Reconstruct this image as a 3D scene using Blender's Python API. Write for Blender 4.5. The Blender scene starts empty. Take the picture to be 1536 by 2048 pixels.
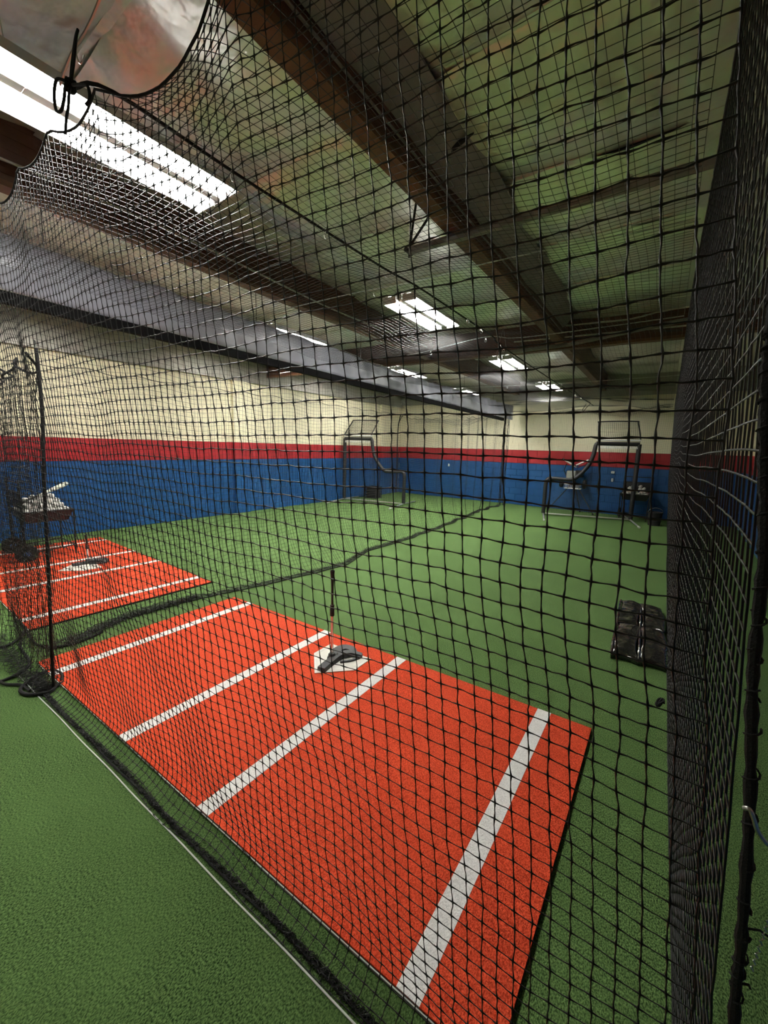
import bpy, bmesh, math, random
import numpy as np
from mathutils import Vector, Matrix
random.seed(7); rng = np.random.RandomState(7)
D = bpy.data; C = bpy.context.scene.collection; SC = bpy.context.scene

# ------------------------------------------------------------------ camera, world, exposure
cam = D.cameras.new('camera'); co = D.objects.new('camera', cam); C.objects.link(co)
cam.sensor_fit = 'VERTICAL'; cam.sensor_height = 36.0; cam.sensor_width = 27.0
cam.lens = 814.68 / 2048 * 36.0; cam.clip_start = 0.02
rv = Vector((0.80465352, 0.5931591, 0.02636285)); uv = Vector((-0.11491642, 0.1120218, 0.98703867)); fv = Vector((-0.58251775, 0.79725366, -0.15830246))
m = Matrix.Identity(4)
for i in range(3): m[i][0], m[i][1], m[i][2] = rv[i], uv[i], -fv[i]
m.translation = Vector((3.8856, -0.7953, 1.7451)); co.matrix_world = m
SC.camera = co
w = D.worlds.new('world'); SC.world = w; w.use_nodes = True
w.node_tree.nodes['Background'].inputs[0].default_value = (0.75, 0.85, 1, 1)
w.node_tree.nodes['Background'].inputs[1].default_value = 0.05
SC.view_settings.view_transform = 'Standard'; SC.view_settings.look = 'None'
SC.view_settings.gamma = 1.0; SC.view_settings.use_curve_mapping = False
SC.view_settings.exposure = 2.0
TUBE = 17.0        # emission of the fluorescent tubes
SC.cycles.max_bounces = 8; SC.cycles.diffuse_bounces = 4; SC.cycles.glossy_bounces = 4
SC.cycles.use_denoising = True; SC.cycles.sample_clamp_indirect = 6.0

# the cages and the mats stand turned a little against the walls
ANG = 0.031777; CA, SA = math.cos(ANG), math.sin(ANG)
def cg(x, y, z=0.0): return (CA * x - SA * y, SA * x + CA * y, z)

# ------------------------------------------------------------------ materials
def mat(name, col, rough=0.6, metal=0.0, spec=0.5, bump=None, var=None, emit=None, coat=0, backface=None):
    """bump=(scale, distance, detail), var=(scale, amount 0-1, second colour)"""
    mt = D.materials.new(name); mt.use_nodes = True; nt = mt.node_tree; b = nt.nodes['Principled BSDF']
    c4 = tuple(col) + (1,)
    b.inputs['Base Color'].default_value = c4; b.inputs['Roughness'].default_value = rough
    b.inputs['Metallic'].default_value = metal; b.inputs['Specular IOR Level'].default_value = spec
    if coat: b.inputs['Coat Weight'].default_value = coat
    tc = nt.nodes.new('ShaderNodeTexCoord')
    if var:
        n = nt.nodes.new('ShaderNodeTexNoise'); n.inputs['Scale'].default_value = var[0]; n.inputs['Detail'].default_value = 5
        nt.links.new(tc.outputs['Object'], n.inputs['Vector'])
        r = nt.nodes.new('ShaderNodeMapRange'); r.inputs['From Min'].default_value = .3; r.inputs['From Max'].default_value = .7
        r.inputs['To Max'].default_value = var[1]
        nt.links.new(n.outputs['Fac'], r.inputs['Value'])
        mx = nt.nodes.new('ShaderNodeMix'); mx.data_type = 'RGBA'
        nt.links.new(r.outputs['Result'], mx.inputs[0]); mx.inputs[6].default_value = c4; mx.inputs[7].default_value = tuple(var[2]) + (1,)
        nt.links.new(mx.outputs[2], b.inputs['Base Color'])
    if bump:
        n2 = nt.nodes.new('ShaderNodeTexNoise'); n2.inputs['Scale'].default_value = bump[0]; n2.inputs['Detail'].default_value = bump[2] if len(bump) > 2 else 4
        nt.links.new(tc.outputs['Object'], n2.inputs['Vector'])
        bp = nt.nodes.new('ShaderNodeBump'); bp.inputs['Distance'].default_value = bump[1]; bp.inputs['Strength'].default_value = 1
        nt.links.new(n2.outputs['Fac'], bp.inputs['Height']); nt.links.new(bp.outputs['Normal'], b.inputs['Normal'])
    if emit:
        b.inputs['Emission Color'].default_value = tuple(emit[0]) + (1,); b.inputs['Emission Strength'].default_value = emit[1]
    return mt

def turf(name, c1, c2, c3, scale=215):
    """short turf: fibre-scale noise in colour and relief, broad wear patches"""
    mt = D.materials.new(name); mt.use_nodes = True; nt = mt.node_tree; b = nt.nodes['Principled BSDF']
    b.inputs['Roughness'].default_value = .92; b.inputs['Specular IOR Level'].default_value = .12
    tc = nt.nodes.new('ShaderNodeTexCoord')
    mp = nt.nodes.new('ShaderNodeMapping'); mp.inputs['Scale'].default_value = (1, .6, 1); nt.links.new(tc.outputs['Object'], mp.inputs['Vector'])
    n = nt.nodes.new('ShaderNodeTexNoise'); n.inputs['Scale'].default_value = scale; n.inputs['Detail'].default_value = 3; nt.links.new(mp.outputs[0], n.inputs['Vector'])
    cr = nt.nodes.new('ShaderNodeValToRGB'); cr.color_ramp.elements[0].position = .36; cr.color_ramp.elements[1].position = .64
    cr.color_ramp.elements[0].color = tuple(c1) + (1,); cr.color_ramp.elements[1].color = tuple(c2) + (1,)
    nt.links.new(n.outputs['Fac'], cr.inputs[0])
    n2 = nt.nodes.new('ShaderNodeTexNoise'); n2.inputs['Scale'].default_value = 1.7; n2.inputs['Detail'].default_value = 6; nt.links.new(tc.outputs['Object'], n2.inputs['Vector'])
    r = nt.nodes.new('ShaderNodeMapRange'); r.inputs['From Min'].default_value = .35; r.inputs['From Max'].default_value = .75; r.inputs['To Max'].default_value = .5
    nt.links.new(n2.outputs['Fac'], r.inputs['Value'])
    mx = nt.nodes.new('ShaderNodeMix'); mx.data_type = 'RGBA'; nt.links.new(r.outputs[0], mx.inputs[0])
    nt.links.new(cr.outputs[0], mx.inputs[6]); mx.inputs[7].default_value = tuple(c3) + (1,)
    nt.links.new(mx.outputs[2], b.inputs['Base Color'])
    bp = nt.nodes.new('ShaderNodeBump'); bp.inputs['Distance'].default_value = .005; bp.inputs['Strength'].default_value = .8
    nt.links.new(n.outputs['Fac'], bp.inputs['Height']); nt.links.new(bp.outputs['Normal'], b.inputs['Normal'])
    return mt

M = dict(
    turf=turf('green_turf', (.014, .040, .009), (.155, .262, .085), (.10, .185, .055)),
    clay=turf('orange_turf', (.38, .030, .010), (.78, .100, .040), (.60, .068, .026)),
    white_turf=turf('white_turf', (.74, .74, .73), (.93, .93, .92), (.86, .86, .85)),
    rubber=mat('black_rubber', (.012, .012, .013), .75, bump=(60, .001)),
    cream=mat('cream_paint', (.90, .84, .63), .55, var=(3, .5, (.86, .79, .58)), bump=(90, .0015)),
    red=mat('red_paint', (.42, .018, .026), .42, var=(5, .5, (.34, .014, .02)), bump=(90, .0015)),
    blue=mat('blue_paint', (.010, .085, .26), .38, var=(5, .6, (.008, .065, .21)), bump=(90, .0015)),
    foil=mat('foil_facing', (.82, .81, .78), .35, metal=.62, var=(1.3, .5, (.64, .64, .61)), bump=(2.6, .07, 4)),
    foil_dull=mat('dull_foil', (.34, .33, .30), .45, metal=.55, bump=(5, .03, 4)),
    glulam=mat('stained_glulam', (.105, .035, .018), .5, var=(12, .7, (.062, .022, .014)), bump=(40, .0012)),
    glulam_lit=mat('lit_glulam', (.19, .085, .038), .55, var=(9, .7, (.12, .05, .024)), bump=(40, .0012)),  # paler glulam for undersides, lamp light put into the colour
    cord=mat('black_nylon', (.009, .009, .010), .48, spec=.5),
    far_cord=mat('thin_black_nylon', (.014, .014, .014), .6, spec=.4),
    rope=mat('black_rope', (.009, .009, .010), .85, bump=(300, .002)),
    wire=mat('galvanised_wire', (.62, .62, .60), .3, metal=.95),
    steel=mat('white_enamelled_steel', (.82, .83, .83), .3, var=(8, .3, (.7, .71, .71))),
    dark_steel=mat('black_painted_steel', (.012, .012, .014), .4, bump=(50, .0005)),
    flat_black=mat('flat_black_paint', (.003, .003, .0035), .8, spec=.15, bump=(50, .0005)),
    pad=mat('black_foam_padding', (.018, .018, .020), .5, bump=(30, .004)),
    zinc=mat('zinc_tube', (.62, .62, .60), .32, metal=.8),
    pipe=mat('grey_pipe', (.30, .29, .29), .42, metal=.3, var=(6, .5, (.10, .10, .10))),
    conduit=mat('pale_conduit', (.50, .49, .46), .4, metal=.4),
    vinyl=mat('grey_vinyl', (.33, .34, .40), .34, spec=.6, var=(1.6, .4, (.27, .28, .34)), bump=(2.2, .02, 3)),
    black_vinyl=mat('black_vinyl', (.013, .012, .012), .13, spec=.9, bump=(6, .035, 2), coat=.5),
    plate=mat('white_rubber_plate', (.80, .79, .74), .5, var=(14, .5, (.66, .64, .57))),
    tee_base=mat('charcoal_rubber', (.035, .037, .04), .55, var=(20, .6, (.06, .062, .066)), bump=(70, .001)),
    chrome=mat('brushed_tube', (.66, .64, .62), .22, metal=1.0),
    ball=mat('white_baseball', (.80, .79, .76), .55, var=(22, .4, (.62, .60, .56))),
    bat=mat('pale_bat_paint', (.66, .68, .58), .3), grip=mat('dark_grip', (.03, .03, .03), .7),
    hub=mat('blue_plastic', (.05, .13, .33), .35),
    crimson=mat('crimson_plastic', (.35, .02, .04), .4),
    white_thread=mat('white_backing_edge', (.66, .68, .64), .8),
    plastic=mat('white_plastic', (.82, .82, .80), .4),
    tube=mat('lit_tube', (1, 1, 1), .5, emit=((1.0, .97, .90), TUBE)),
)

# ------------------------------------------------------------------ mesh helpers
def props(o, label=None, cat=None, group=None, kind=None):
    for k, v in (('label', label), ('category', cat), ('group', group), ('kind', kind)):
        if v: o[k] = v
    return o
def link(name, me, m_, parent=None, smooth=False):
    o = D.objects.new(name, me); C.objects.link(o)
    if parent is not None: o.parent = parent
    if m_ is not None and not me.materials: me.materials.append(M[m_] if isinstance(m_, str) else m_)
    if smooth: me.polygons.foreach_set('use_smooth', [True] * len(me.polygons))
    return o
def thing(name, label, cat, loc=(0, 0, 0), rz=0.0, group=None):
    o = D.objects.new(name, None); C.objects.link(o); o.location = loc; o.rotation_euler = (0, 0, rz); o.empty_display_size = .05
    return props(o, label, cat, group)
def np_mesh(name, V, Q):
    """fast mesh from arrays: V (n,3), Q (m,k) faces of one size"""
    V = np.ascontiguousarray(V, dtype=np.float32); Q = np.ascontiguousarray(Q, dtype=np.int32); k = Q.shape[1]
    me = D.meshes.new(name); me.vertices.add(len(V)); me.vertices.foreach_set('co', V.ravel())
    me.loops.add(Q.size); me.loops.foreach_set('vertex_index', Q.ravel())
    me.polygons.add(len(Q)); me.polygons.foreach_set('loop_start', np.arange(0, Q.size, k, dtype=np.int32))
    me.update(calc_edges=True); return me
class MB:
    """collects simple shapes into one mesh"""
    def __init__(s): s.v = []; s.f = []
    def add(s, v, f):
        b = len(s.v); s.v += [tuple(p) for p in v]; s.f += [tuple(i + b for i in q) for q in f]; return s
    def box(s, c, d, rz=0.0, ch=0.0, mtx=None):
        x, y, z = d[0] / 2, d[1] / 2, d[2] / 2
        bm = bmesh.new(); bmesh.ops.create_cube(bm, size=1)
        for v in bm.verts: v.co = Vector((v.co.x * d[0], v.co.y * d[1], v.co.z * d[2]))
        if ch: bmesh.ops.bevel(bm, geom=list(bm.edges), offset=ch, segments=1, affect='EDGES')
        R = mtx if mtx is not None else Matrix.Rotation(rz, 3, 'Z')
        bm.verts.index_update()
        vs = [R @ v.co + Vector(c) for v in bm.verts]; fs = [[v.index for v in f.verts] for f in bm.faces]; bm.free()
        return s.add(vs, fs)
    def prism(s, poly, z0, z1, ch=0.0):
        n = len(poly); v = [(p[0], p[1], z0) for p in poly] + [(p[0], p[1], z1 - ch) for p in poly]
        if ch:
            cx = sum(p[0] for p in poly) / n; cy = sum(p[1] for p in poly) / n
            v += [(p[0] + (cx - p[0]) * ch * 3, p[1] + (cy - p[1]) * ch * 3, z1) for p in poly]
        L = 3 if ch else 2
        f = [tuple(range(n - 1, -1, -1)), tuple((L - 1) * n + i for i in range(n))]
        for l in range(L - 1): f += [(l * n + i, l * n + (i + 1) % n, (l + 1) * n + (i + 1) % n, (l + 1) * n + i) for i in range(n)]
        return s.add(v, f)
    def tube(s, pts, r, k=8, caps=True):
        pts = [Vector(p) for p in pts]; n = len(pts); rr = r if isinstance(r, (list, tuple)) else [r] * n
        T = [(pts[min(i + 1, n - 1)] - pts[max(i - 1, 0)]).normalized() for i in range(n)]
        a = Vector((0, 0, 1)) if abs(T[0].z) < .9 else Vector((1, 0, 0))
        a = (a - T[0] * a.dot(T[0])).normalized(); v = []
        for i in range(n):
            a = (a - T[i] * a.dot(T[i])).normalized(); b = T[i].cross(a)
            for j in range(k):
                t = 2 * math.pi * j / k; v.append(pts[i] + (a * math.cos(t) + b * math.sin(t)) * rr[i])
        f = [(i * k + j, i * k + (j + 1) % k, (i + 1) * k + (j + 1) % k, (i + 1) * k + j) for i in range(n - 1) for j in range(k)]
        if caps: f += [tuple(range(k - 1, -1, -1)), tuple((n - 1) * k + j for j in range(k))]
        return s.add(v, f)
    def lathe(s, prof, c=(0, 0, 0), k=16, axis='z'):
        v = []
        for r, h in prof:
            for j in range(k):
                t = 2 * math.pi * j / k; p = (r * math.cos(t), r * math.sin(t), h)
                if axis == 'y': p = (p[0], p[2], p[1])
                if axis == 'x': p = (p[2], p[0], p[1])
                v.append((p[0] + c[0], p[1] + c[1], p[2] + c[2]))
        n = len(prof); f = [(i * k + j, i * k + (j + 1) % k, (i + 1) * k + (j + 1) % k, (i + 1) * k + j) for i in range(n - 1) for j in range(k)]
        f += [tuple(range(k - 1, -1, -1)), tuple((n - 1) * k + j for j in range(k))]
        return s.add(v, f)
    def build(s, name, m_, parent=None, smooth=False):
        me = D.meshes.new(name); me.from_pydata(s.v, [], s.f); me.update()
        bm = bmesh.new(); bm.from_mesh(me); bmesh.ops.recalc_face_normals(bm, faces=bm.faces); bm.to_mesh(me); bm.free()
        o = link(name, me, m_, parent)
        if smooth:
            me.polygons.foreach_set('use_smooth', [True] * len(me.polygons))
            try: me.set_sharp_from_angle(angle=math.radians(40))
            except Exception: pass
        return o
def curve_pts(P, n=6, closed=False):
    """Catmull-Rom through P"""
    P = [Vector(p) for p in P]; out = []; N = len(P)
    for i in range(N - 1):
        p0, p1, p2, p3 = P[max(i - 1, 0)], P[i], P[i + 1], P[min(i + 2, N - 1)]
        for j in range(n):
            t = j / n
            out.append(.5 * ((2 * p1) + (-p0 + p2) * t + (2 * p0 - 5 * p1 + 4 * p2 - p3) * t * t + (-p0 + 3 * p1 - 3 * p2 + p3) * t ** 3))
    out.append(P[-1]); return out

def cords(P, r, k=3, nref=(0, 1, 0)):
    """tubes along axis 1 of P (lines, points, 3)"""
    L, N, _ = P.shape
    T = np.gradient(P, axis=1); T /= np.linalg.norm(T, axis=2, keepdims=True) + 1e-12
    n = np.broadcast_to(np.array(nref, float), P.shape); a = n - T * (n * T).sum(2, keepdims=True); a /= np.linalg.norm(a, axis=2, keepdims=True) + 1e-12
    b = np.cross(T, a); r = np.asarray(r)
    if r.ndim: r = r[..., None]
    V = np.stack([P + r * (a * math.cos(2 * math.pi * j / k) + b * math.sin(2 * math.pi * j / k)) for j in range(k)], axis=2)  # L,N,k,3
    idx = np.arange(L * N * k).reshape(L, N, k); nx = np.roll(idx, -1, axis=2)
    Q = np.stack([idx[:, :-1], nx[:, :-1], nx[:, 1:], idx[:, 1:]], axis=-1).reshape(-1, 4)
    return V.reshape(-1, 3), Q
def net_mesh(name, P, r, k=3, nref=(0, 1, 0), skip=None, knots=0.0, fine=1, wig=0.0):
    """P (rows, cols, 3) grid of knots; cords run both ways; fine subdivides each mesh side"""
    def sub(A):
        if fine == 1: return A
        L, N, _ = A.shape; t = np.arange(N * fine - fine + 1) / fine; i = np.minimum(t.astype(int), N - 2); u = (t - i)[None, :, None]
        B = A[:, i] * (1 - u) + A[:, i + 1] * u
        off = (np.arange(N * fine - fine + 1) % fine != 0)[None, :, None]
        return B + off * rng.normal(0, wig, B.shape)
    def rad(A):
        if not knots: return r
        N = A.shape[1]; on = (np.arange(N) % fine == 0); return np.broadcast_to(np.where(on, knots, r), A.shape[:2])
    parts = []
    for A in (sub(P), sub(P.transpose(1, 0, 2))):
        parts.append(cords(A, rad(A), k, nref))
    V = np.concatenate([parts[0][0], parts[1][0]]); Q = np.concatenate([parts[0][1], parts[1][1] + len(parts[0][0])])
    return np_mesh(name, V, Q)
def to_room(P):
    Q = P.copy(); Q[..., 0] = CA * P[..., 0] - SA * P[..., 1]; Q[..., 1] = SA * P[..., 0] + CA * P[..., 1]; return Q
def smooth_noise(shape, cells, amp):
    """smooth random field over a grid"""
    g = rng.normal(0, 1, (cells[0] + 3, cells[1] + 3)); r, c = shape
    y = np.linspace(0, cells[0], r); x = np.linspace(0, cells[1], c); yi = np.minimum(y.astype(int), cells[0]); xi = np.minimum(x.astype(int), cells[1])
    fy = y - yi; fx = x - xi; fy = (fy * fy * (3 - 2 * fy))[:, None]; fx = (fx * fx * (3 - 2 * fx))[None, :]
    a = g[np.ix_(yi, xi)]; b = g[np.ix_(yi, xi + 1)]; c_ = g[np.ix_(yi + 1, xi)]; d = g[np.ix_(yi + 1, xi + 1)]
    return amp * ((a * (1 - fx) + b * fx) * (1 - fy) + (c_ * (1 - fx) + d * fx) * fy)

# ------------------------------------------------------------------ the room
XL, XR, YF, YB = -5.08, 5.07, 12.39, -7.0
HT = 3.22; DECK = 3.95; ZB, ZR = 1.34, 1.755
fl = MB().box(((XL + XR) / 2, (YF + YB) / 2, -.05), (XR - XL + .5, YF - YB + .5, .1)).build('floor', 'turf'); props(fl, 'short green artificial turf floor', kind='structure')
def wall(name, label, c, d):
    o = MB().box(c, d).build(name, 'cream'); return props(o, label, kind='structure')
wl = wall('wall_left', 'left block wall painted blue, red and cream', (XL - .1, (YF + YB) / 2, DECK / 2), (.1, YF - YB, DECK))
wr = wall('wall_right', 'right block wall painted blue, red and cream', (XR + .1, (YF + YB) / 2, DECK / 2), (.1, YF - YB, DECK))
wf = wall('wall_back', 'far block wall painted blue, red and cream', ((XL + XR) / 2, YF + .1, DECK / 2), (XR - XL + .3, .1, DECK))
wn = wall('wall_front', 'block wall behind the viewer', ((XL + XR) / 2, YB - .1, DECK / 2), (XR - XL + .3, .1, DECK))
BH, BW, G = .2, .4, .005
def block_me(m_, hgt, n):
    me = MB().box((0, 0, 0), (BW - G, .05, hgt - G), ch=.0035); o = me.build(n, m_); q = o.data; D.objects.remove(o); return q
blk = {c: block_me(c, BH if c != 'red' else .2075, 'block_' + c) for c in ('blue', 'red', 'cream')}
courses = [(ZB - .2 * (i + .5), 'blue') for i in range(7)] + [(ZB + .10375, 'red'), (ZB + .31125, 'red')]
def lay(parent, axis, at, lo, hi, singles_from, mirror=1):
    """courses of blocks along one wall; the stretch the camera sees block by block, the rest joined"""
    rest = {'blue': MB(), 'red': MB(), 'cream': MB()}
    rows = courses + [(ZR + .1 * 2 * (i + .5), 'cream') for i in range(7)]
    for k, (z, c) in enumerate(rows):
        off = (k % 2) * BW / 2; n = int((hi - lo) / BW) + 1
        for i in range(n):
            p = lo + off + (i + .5) * BW
            if p > hi - .05: continue
            pos = (p, at, z) if axis == 'x' else (at, p, z); rz = 0 if axis == 'x' else math.pi / 2
            if c != 'cream' and p > singles_from:
                o = D.objects.new('block', blk[c]); C.objects.link(o); o.parent = parent; o.location = pos; o.rotation_euler = (0, 0, rz)
            else:
                rest[c].box(pos, (BW - G, .05, (BH if c != 'red' else .2075) - G), rz=rz)
    for c, mb in rest.items():
        if mb.v: props(mb.build('joined_blocks', c, parent), kind='stuff')
lay(wf, 'x', YF + .025, XL, XR, XL)
lay(wl, 'y', XL - .025, -2.0, YF, 1.0)
lay(wr, 'y', XR + .025, -2.0, YF, 20)
# painted mortar behind the blocks, in the colour of its band
def band(parent, axis, at, lo, hi):
    for z0, z1, c, n in ((0, ZB, 'blue', 'painted_mortar'), (ZB, ZR, 'red', 'painted_mortar'), (ZR, HT, 'cream', 'painted_mortar')):
        cc = (lo + hi) / 2; d = hi - lo
        b = MB().box((cc, at, (z0 + z1) / 2) if axis == 'x' else (at, cc, (z0 + z1) / 2), (d, .03, z1 - z0) if axis == 'x' else (.03, d, z1 - z0))
        b.build(n, c, parent)
band(wf, 'x', YF + .025, XL, XR); band(wl, 'y', XL - .025, YB, YF); band(wr, 'y', XR + .025, YB, YF)
# pilasters on the left wall
for y in (-.6, 5.35, 11.3):
    e = D.objects.new('pilaster', None); C.objects.link(e); e.parent = wl; e.location = (XL + .03, y, 0)
    for z0, z1, c in ((0, ZB, 'blue'), (ZB, ZR, 'red'), (ZR, HT, 'cream')):
        MB().box((0, 0, (z0 + z1) / 2), (.08, .42, z1 - z0 - .002), ch=.004).build('painted_face', c, e)
# dull foil skirt between wall top and roof
for n, c, d in (('trim_1', (XL + .03, (YF + YB) / 2, (HT + DECK) / 2), (.05, YF - YB, DECK - HT)), ('trim_2', ((XL + XR) / 2, YF - .03, (HT + .07 + DECK) / 2), (XR - XL, .05, DECK - HT - .07)),
                ('trim_3', (XR - .03, (YF + YB) / 2, (HT + DECK) / 2), (.05, YF - YB, DECK - HT))):
    props(MB().box(c, d).build(n, 'foil_dull'), 'dull foil strip between the wall top and the roof', kind='structure')
# ceiling: deck plus foil sheets sagging between the beams
ce = MB().box(((XL + XR) / 2, (YF + YB) / 2, DECK + .1), (XR - XL + .4, YF - YB + .4, .06)).build('ceiling', 'foil_dull'); props(ce, 'roof lined with crinkled foil-faced insulation', kind='structure')
def beamx(x0, y): return x0 - .0375 * y
BA, BB, BC = 2.195, -.24, -2.75      # beam lines at y = 0
bays = [(XL, BC), (BC + .14, BB), (BB + .14, BA), (BA + .14, XR)]
gy = lambda x: 6.2 + (x - XL) / (XR - XL) * .66
def foil_sheet(bay, y0, y1):
    nx, ny = 14, 7; xs = np.linspace(0, 1, nx); ys = np.linspace(0, 1, ny)
    X = np.zeros((ny, nx)); Y = np.zeros((ny, nx))
    for j, t in enumerate(ys):
        y = y0 + (y1 - y0) * t
        a = bay[0] if bay[0] == XL else beamx(bay[0], y); b = bay[1] if bay[1] == XR else beamx(bay[1], y)
        X[j] = a + (b - a) * xs; Y[j] = y
    sag = .055 * np.sin(np.pi * ys)[:, None] * (np.sin(np.pi * xs) ** .5)[None, :]
    Z = DECK - .10 + .06 * (1 - np.sin(np.pi * ys)[:, None] ** .6) * 1.0 * 0 - sag + smooth_noise((ny, nx), (2, 5), .016)
    Z[0] += .03; Z[-1] += .03
    V = np.stack([X, Y, Z], -1).reshape(-1, 3); idx = np.arange(nx * ny).reshape(ny, nx)
    Q = np.stack([idx[:-1, :-1], idx[1:, :-1], idx[1:, 1:], idx[:-1, 1:]], -1).reshape(-1, 4)
    o = link('foil_sheet', np_mesh('foil_sheet', V, Q), 'foil', ce, smooth=True)
for bay in bays:
    y = YB
    while y < YF - .05:
        foil_sheet(bay, y + .012, min(y + 1.22, YF) - .012)
        MB().box(((bay[0] + bay[1]) / 2 - .0375 * y, y, DECK - .05), (bay[1] - bay[0] - .05, .05, .05)).build('purlin', 'foil', ce)
        y += 1.22
def glulam(name, label, p0, p1, z0, z1, wdt, group=None):
    a, b = Vector(p0), Vector(p1); d = b - a; L = d.length; rz = math.atan2(d.y, d.x); mid = (a + b) / 2
    t = thing(name, label, 'beam', (mid.x, mid.y, z0), rz, group); n = max(3, int(round((z1 - z0) / .04)))
    for i in range(n):          # laminations
        h = (z1 - z0) / n
        MB().box((0, 0, h * (i + .5)), (L, wdt - (.004 if i % 2 else 0), h - .0015)).build('lamination', 'glulam_lit' if i == 0 else 'glulam', t)  # bottom lamination painted paler, as if lit
    return t
GY = 6.45
for nm, x0, lab in ((BA, BA, 'long dark-stained beam right of the ceiling lights'), (BB, BB, 'long reddish beam above the grey valance'), (BC, BC, 'long beam over the left cage behind the grey valance')):
    glulam('roof_beam', lab + ', near length before the cross girder', (beamx(x0, YB) + .07, YB), (beamx(x0, 6.3) + .07, gy(beamx(x0, 6.5)) - .078), 3.45, DECK - .02, .13, 'roof beams')
    glulam('roof_beam', lab + ', far length beyond the cross girder', (beamx(x0, 6.75) + .07, gy(beamx(x0, 6.5)) + .078), (beamx(x0, YF) + .07, YF - .06), 3.45, DECK - .02, .13, 'roof beams')
glulam('roof_girder', 'brown cross girder under the roof running from wall to wall', (XL + .06, 6.2), (XR - .06, 6.86), 3.41, DECK - .02, .14)
# drooping foil flap on the right side of the near beam
fp = []
ys = np.linspace(-3, 6.2, 40)
V = []; 
for y in ys:
    for (dx, dz) in ((.136, 3.63), (.18, 3.66), (.25, 3.75), (.36, 3.84)):
        V.append((beamx(BA, y) + dx + .02 * math.sin(y * 3.1), y, dz + .012 * math.sin(y * 5.3 + dx * 9)))
idx = np.arange(len(ys) * 4).reshape(-1, 4); Q = np.stack([idx[:-1, :-1], idx[:-1, 1:], idx[1:, 1:], idx[1:, :-1]], -1).reshape(-1, 4)
link('foil_flap', np_mesh('foil_flap', np.array(V), Q), 'foil_dull', ce, smooth=True)
# a torn black patch hanging from the foil right of the beam
mb = MB(); mb.tube(curve_pts([(2.22, 1.95, 3.80), (2.30, 1.96, 3.76), (2.38, 1.97, 3.77), (2.50, 2.0, 3.82)], 5), [.02, .03, .034, .036, .036, .036, .034, .03, .028, .026, .024, .02, .016, .012, .008, .004], 6)
props(mb.build('torn_flap', 'rubber', None, True), 'torn black scrap hanging from the roof foil right of the near beam', 'scrap')

# conduits, pipes
def run(name, label, cat, pts, r, m_, clips=()):
    t = thing(name, label, cat, pts[0]); o = Vector(pts[0])
    MB().tube([Vector(p) - o for p in pts], r, 8).build('tube', m_, t, True)
    for c in clips: MB().box(Vector(c) - o, (.03, .05, .06), ch=.006).build('strap', 'zinc', t)
    return t
run('sprinkler_pipe', 'thick grey pipe crossing under the near beam', 'pipe', [(1.78, 2.36, 3.40), (2.6, 2.38, 3.40), (5.0, 2.42, 3.40)], .034, 'pipe', [(2.15, 2.37, 3.43), (3.4, 2.39, 3.43)])
t = thing('pipe_bracket', 'black V-shaped bracket at the free end of the grey pipe', 'bracket', (1.78, 2.36, 3.40))
MB().tube([(-.005, 0, -.05), (.0, 0, .05), (.06, 0, .45)], .011, 6).build('upright', 'dark_steel', t)
MB().tube([(.0, 0, .04), (.16, 0, .20), (.30, 0, .45)], .011, 6).build('brace', 'dark_steel', t)
MB().tube([(-.01, -.05, 0), (-.01, .05, 0)], .02, 8).build('end_plug', 'dark_steel', t)
run('girder_pipe', 'grey pipe strapped along the face of the cross girder', 'pipe', [(1.1, 6.2, 3.36), (2.2, 6.3, 3.40), (3.5, 6.38, 3.55), (4.9, 6.48, 3.66)], .03, 'pipe')
run('conduit', 'thin pale conduit along the top of the cross girder, lower of two', 'conduit', [(1.3, 6.36, 3.56), (3.6, 6.5, 3.52), (4.9, 6.6, 3.52)], .012, 'conduit')
run('conduit', 'thin pale wavy conduit high on the cross girder', 'conduit', curve_pts([(1.9, 6.38, 3.72), (2.5, 6.44, 3.71), (3.0, 6.47, 3.70), (3.5, 6.5, 3.76), (4.9, 6.62, 3.80)], 4), .012, 'conduit')
run('conduit', 'thin pale conduit running along the reddish beam above the valance', 'conduit', [(beamx(BB, y) + .155, y, 3.60 + .03 * math.sin(y * 1.3)) for y in np.linspace(-1, 6.2, 24)], .010, 'conduit')
run('conduit', 'thin grey conduit along the right face of the near dark beam', 'conduit', [(beamx(BA, y) + .15, y, 3.57) for y in np.linspace(-4, 6.2, 12)], .008, 'pipe')

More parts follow.
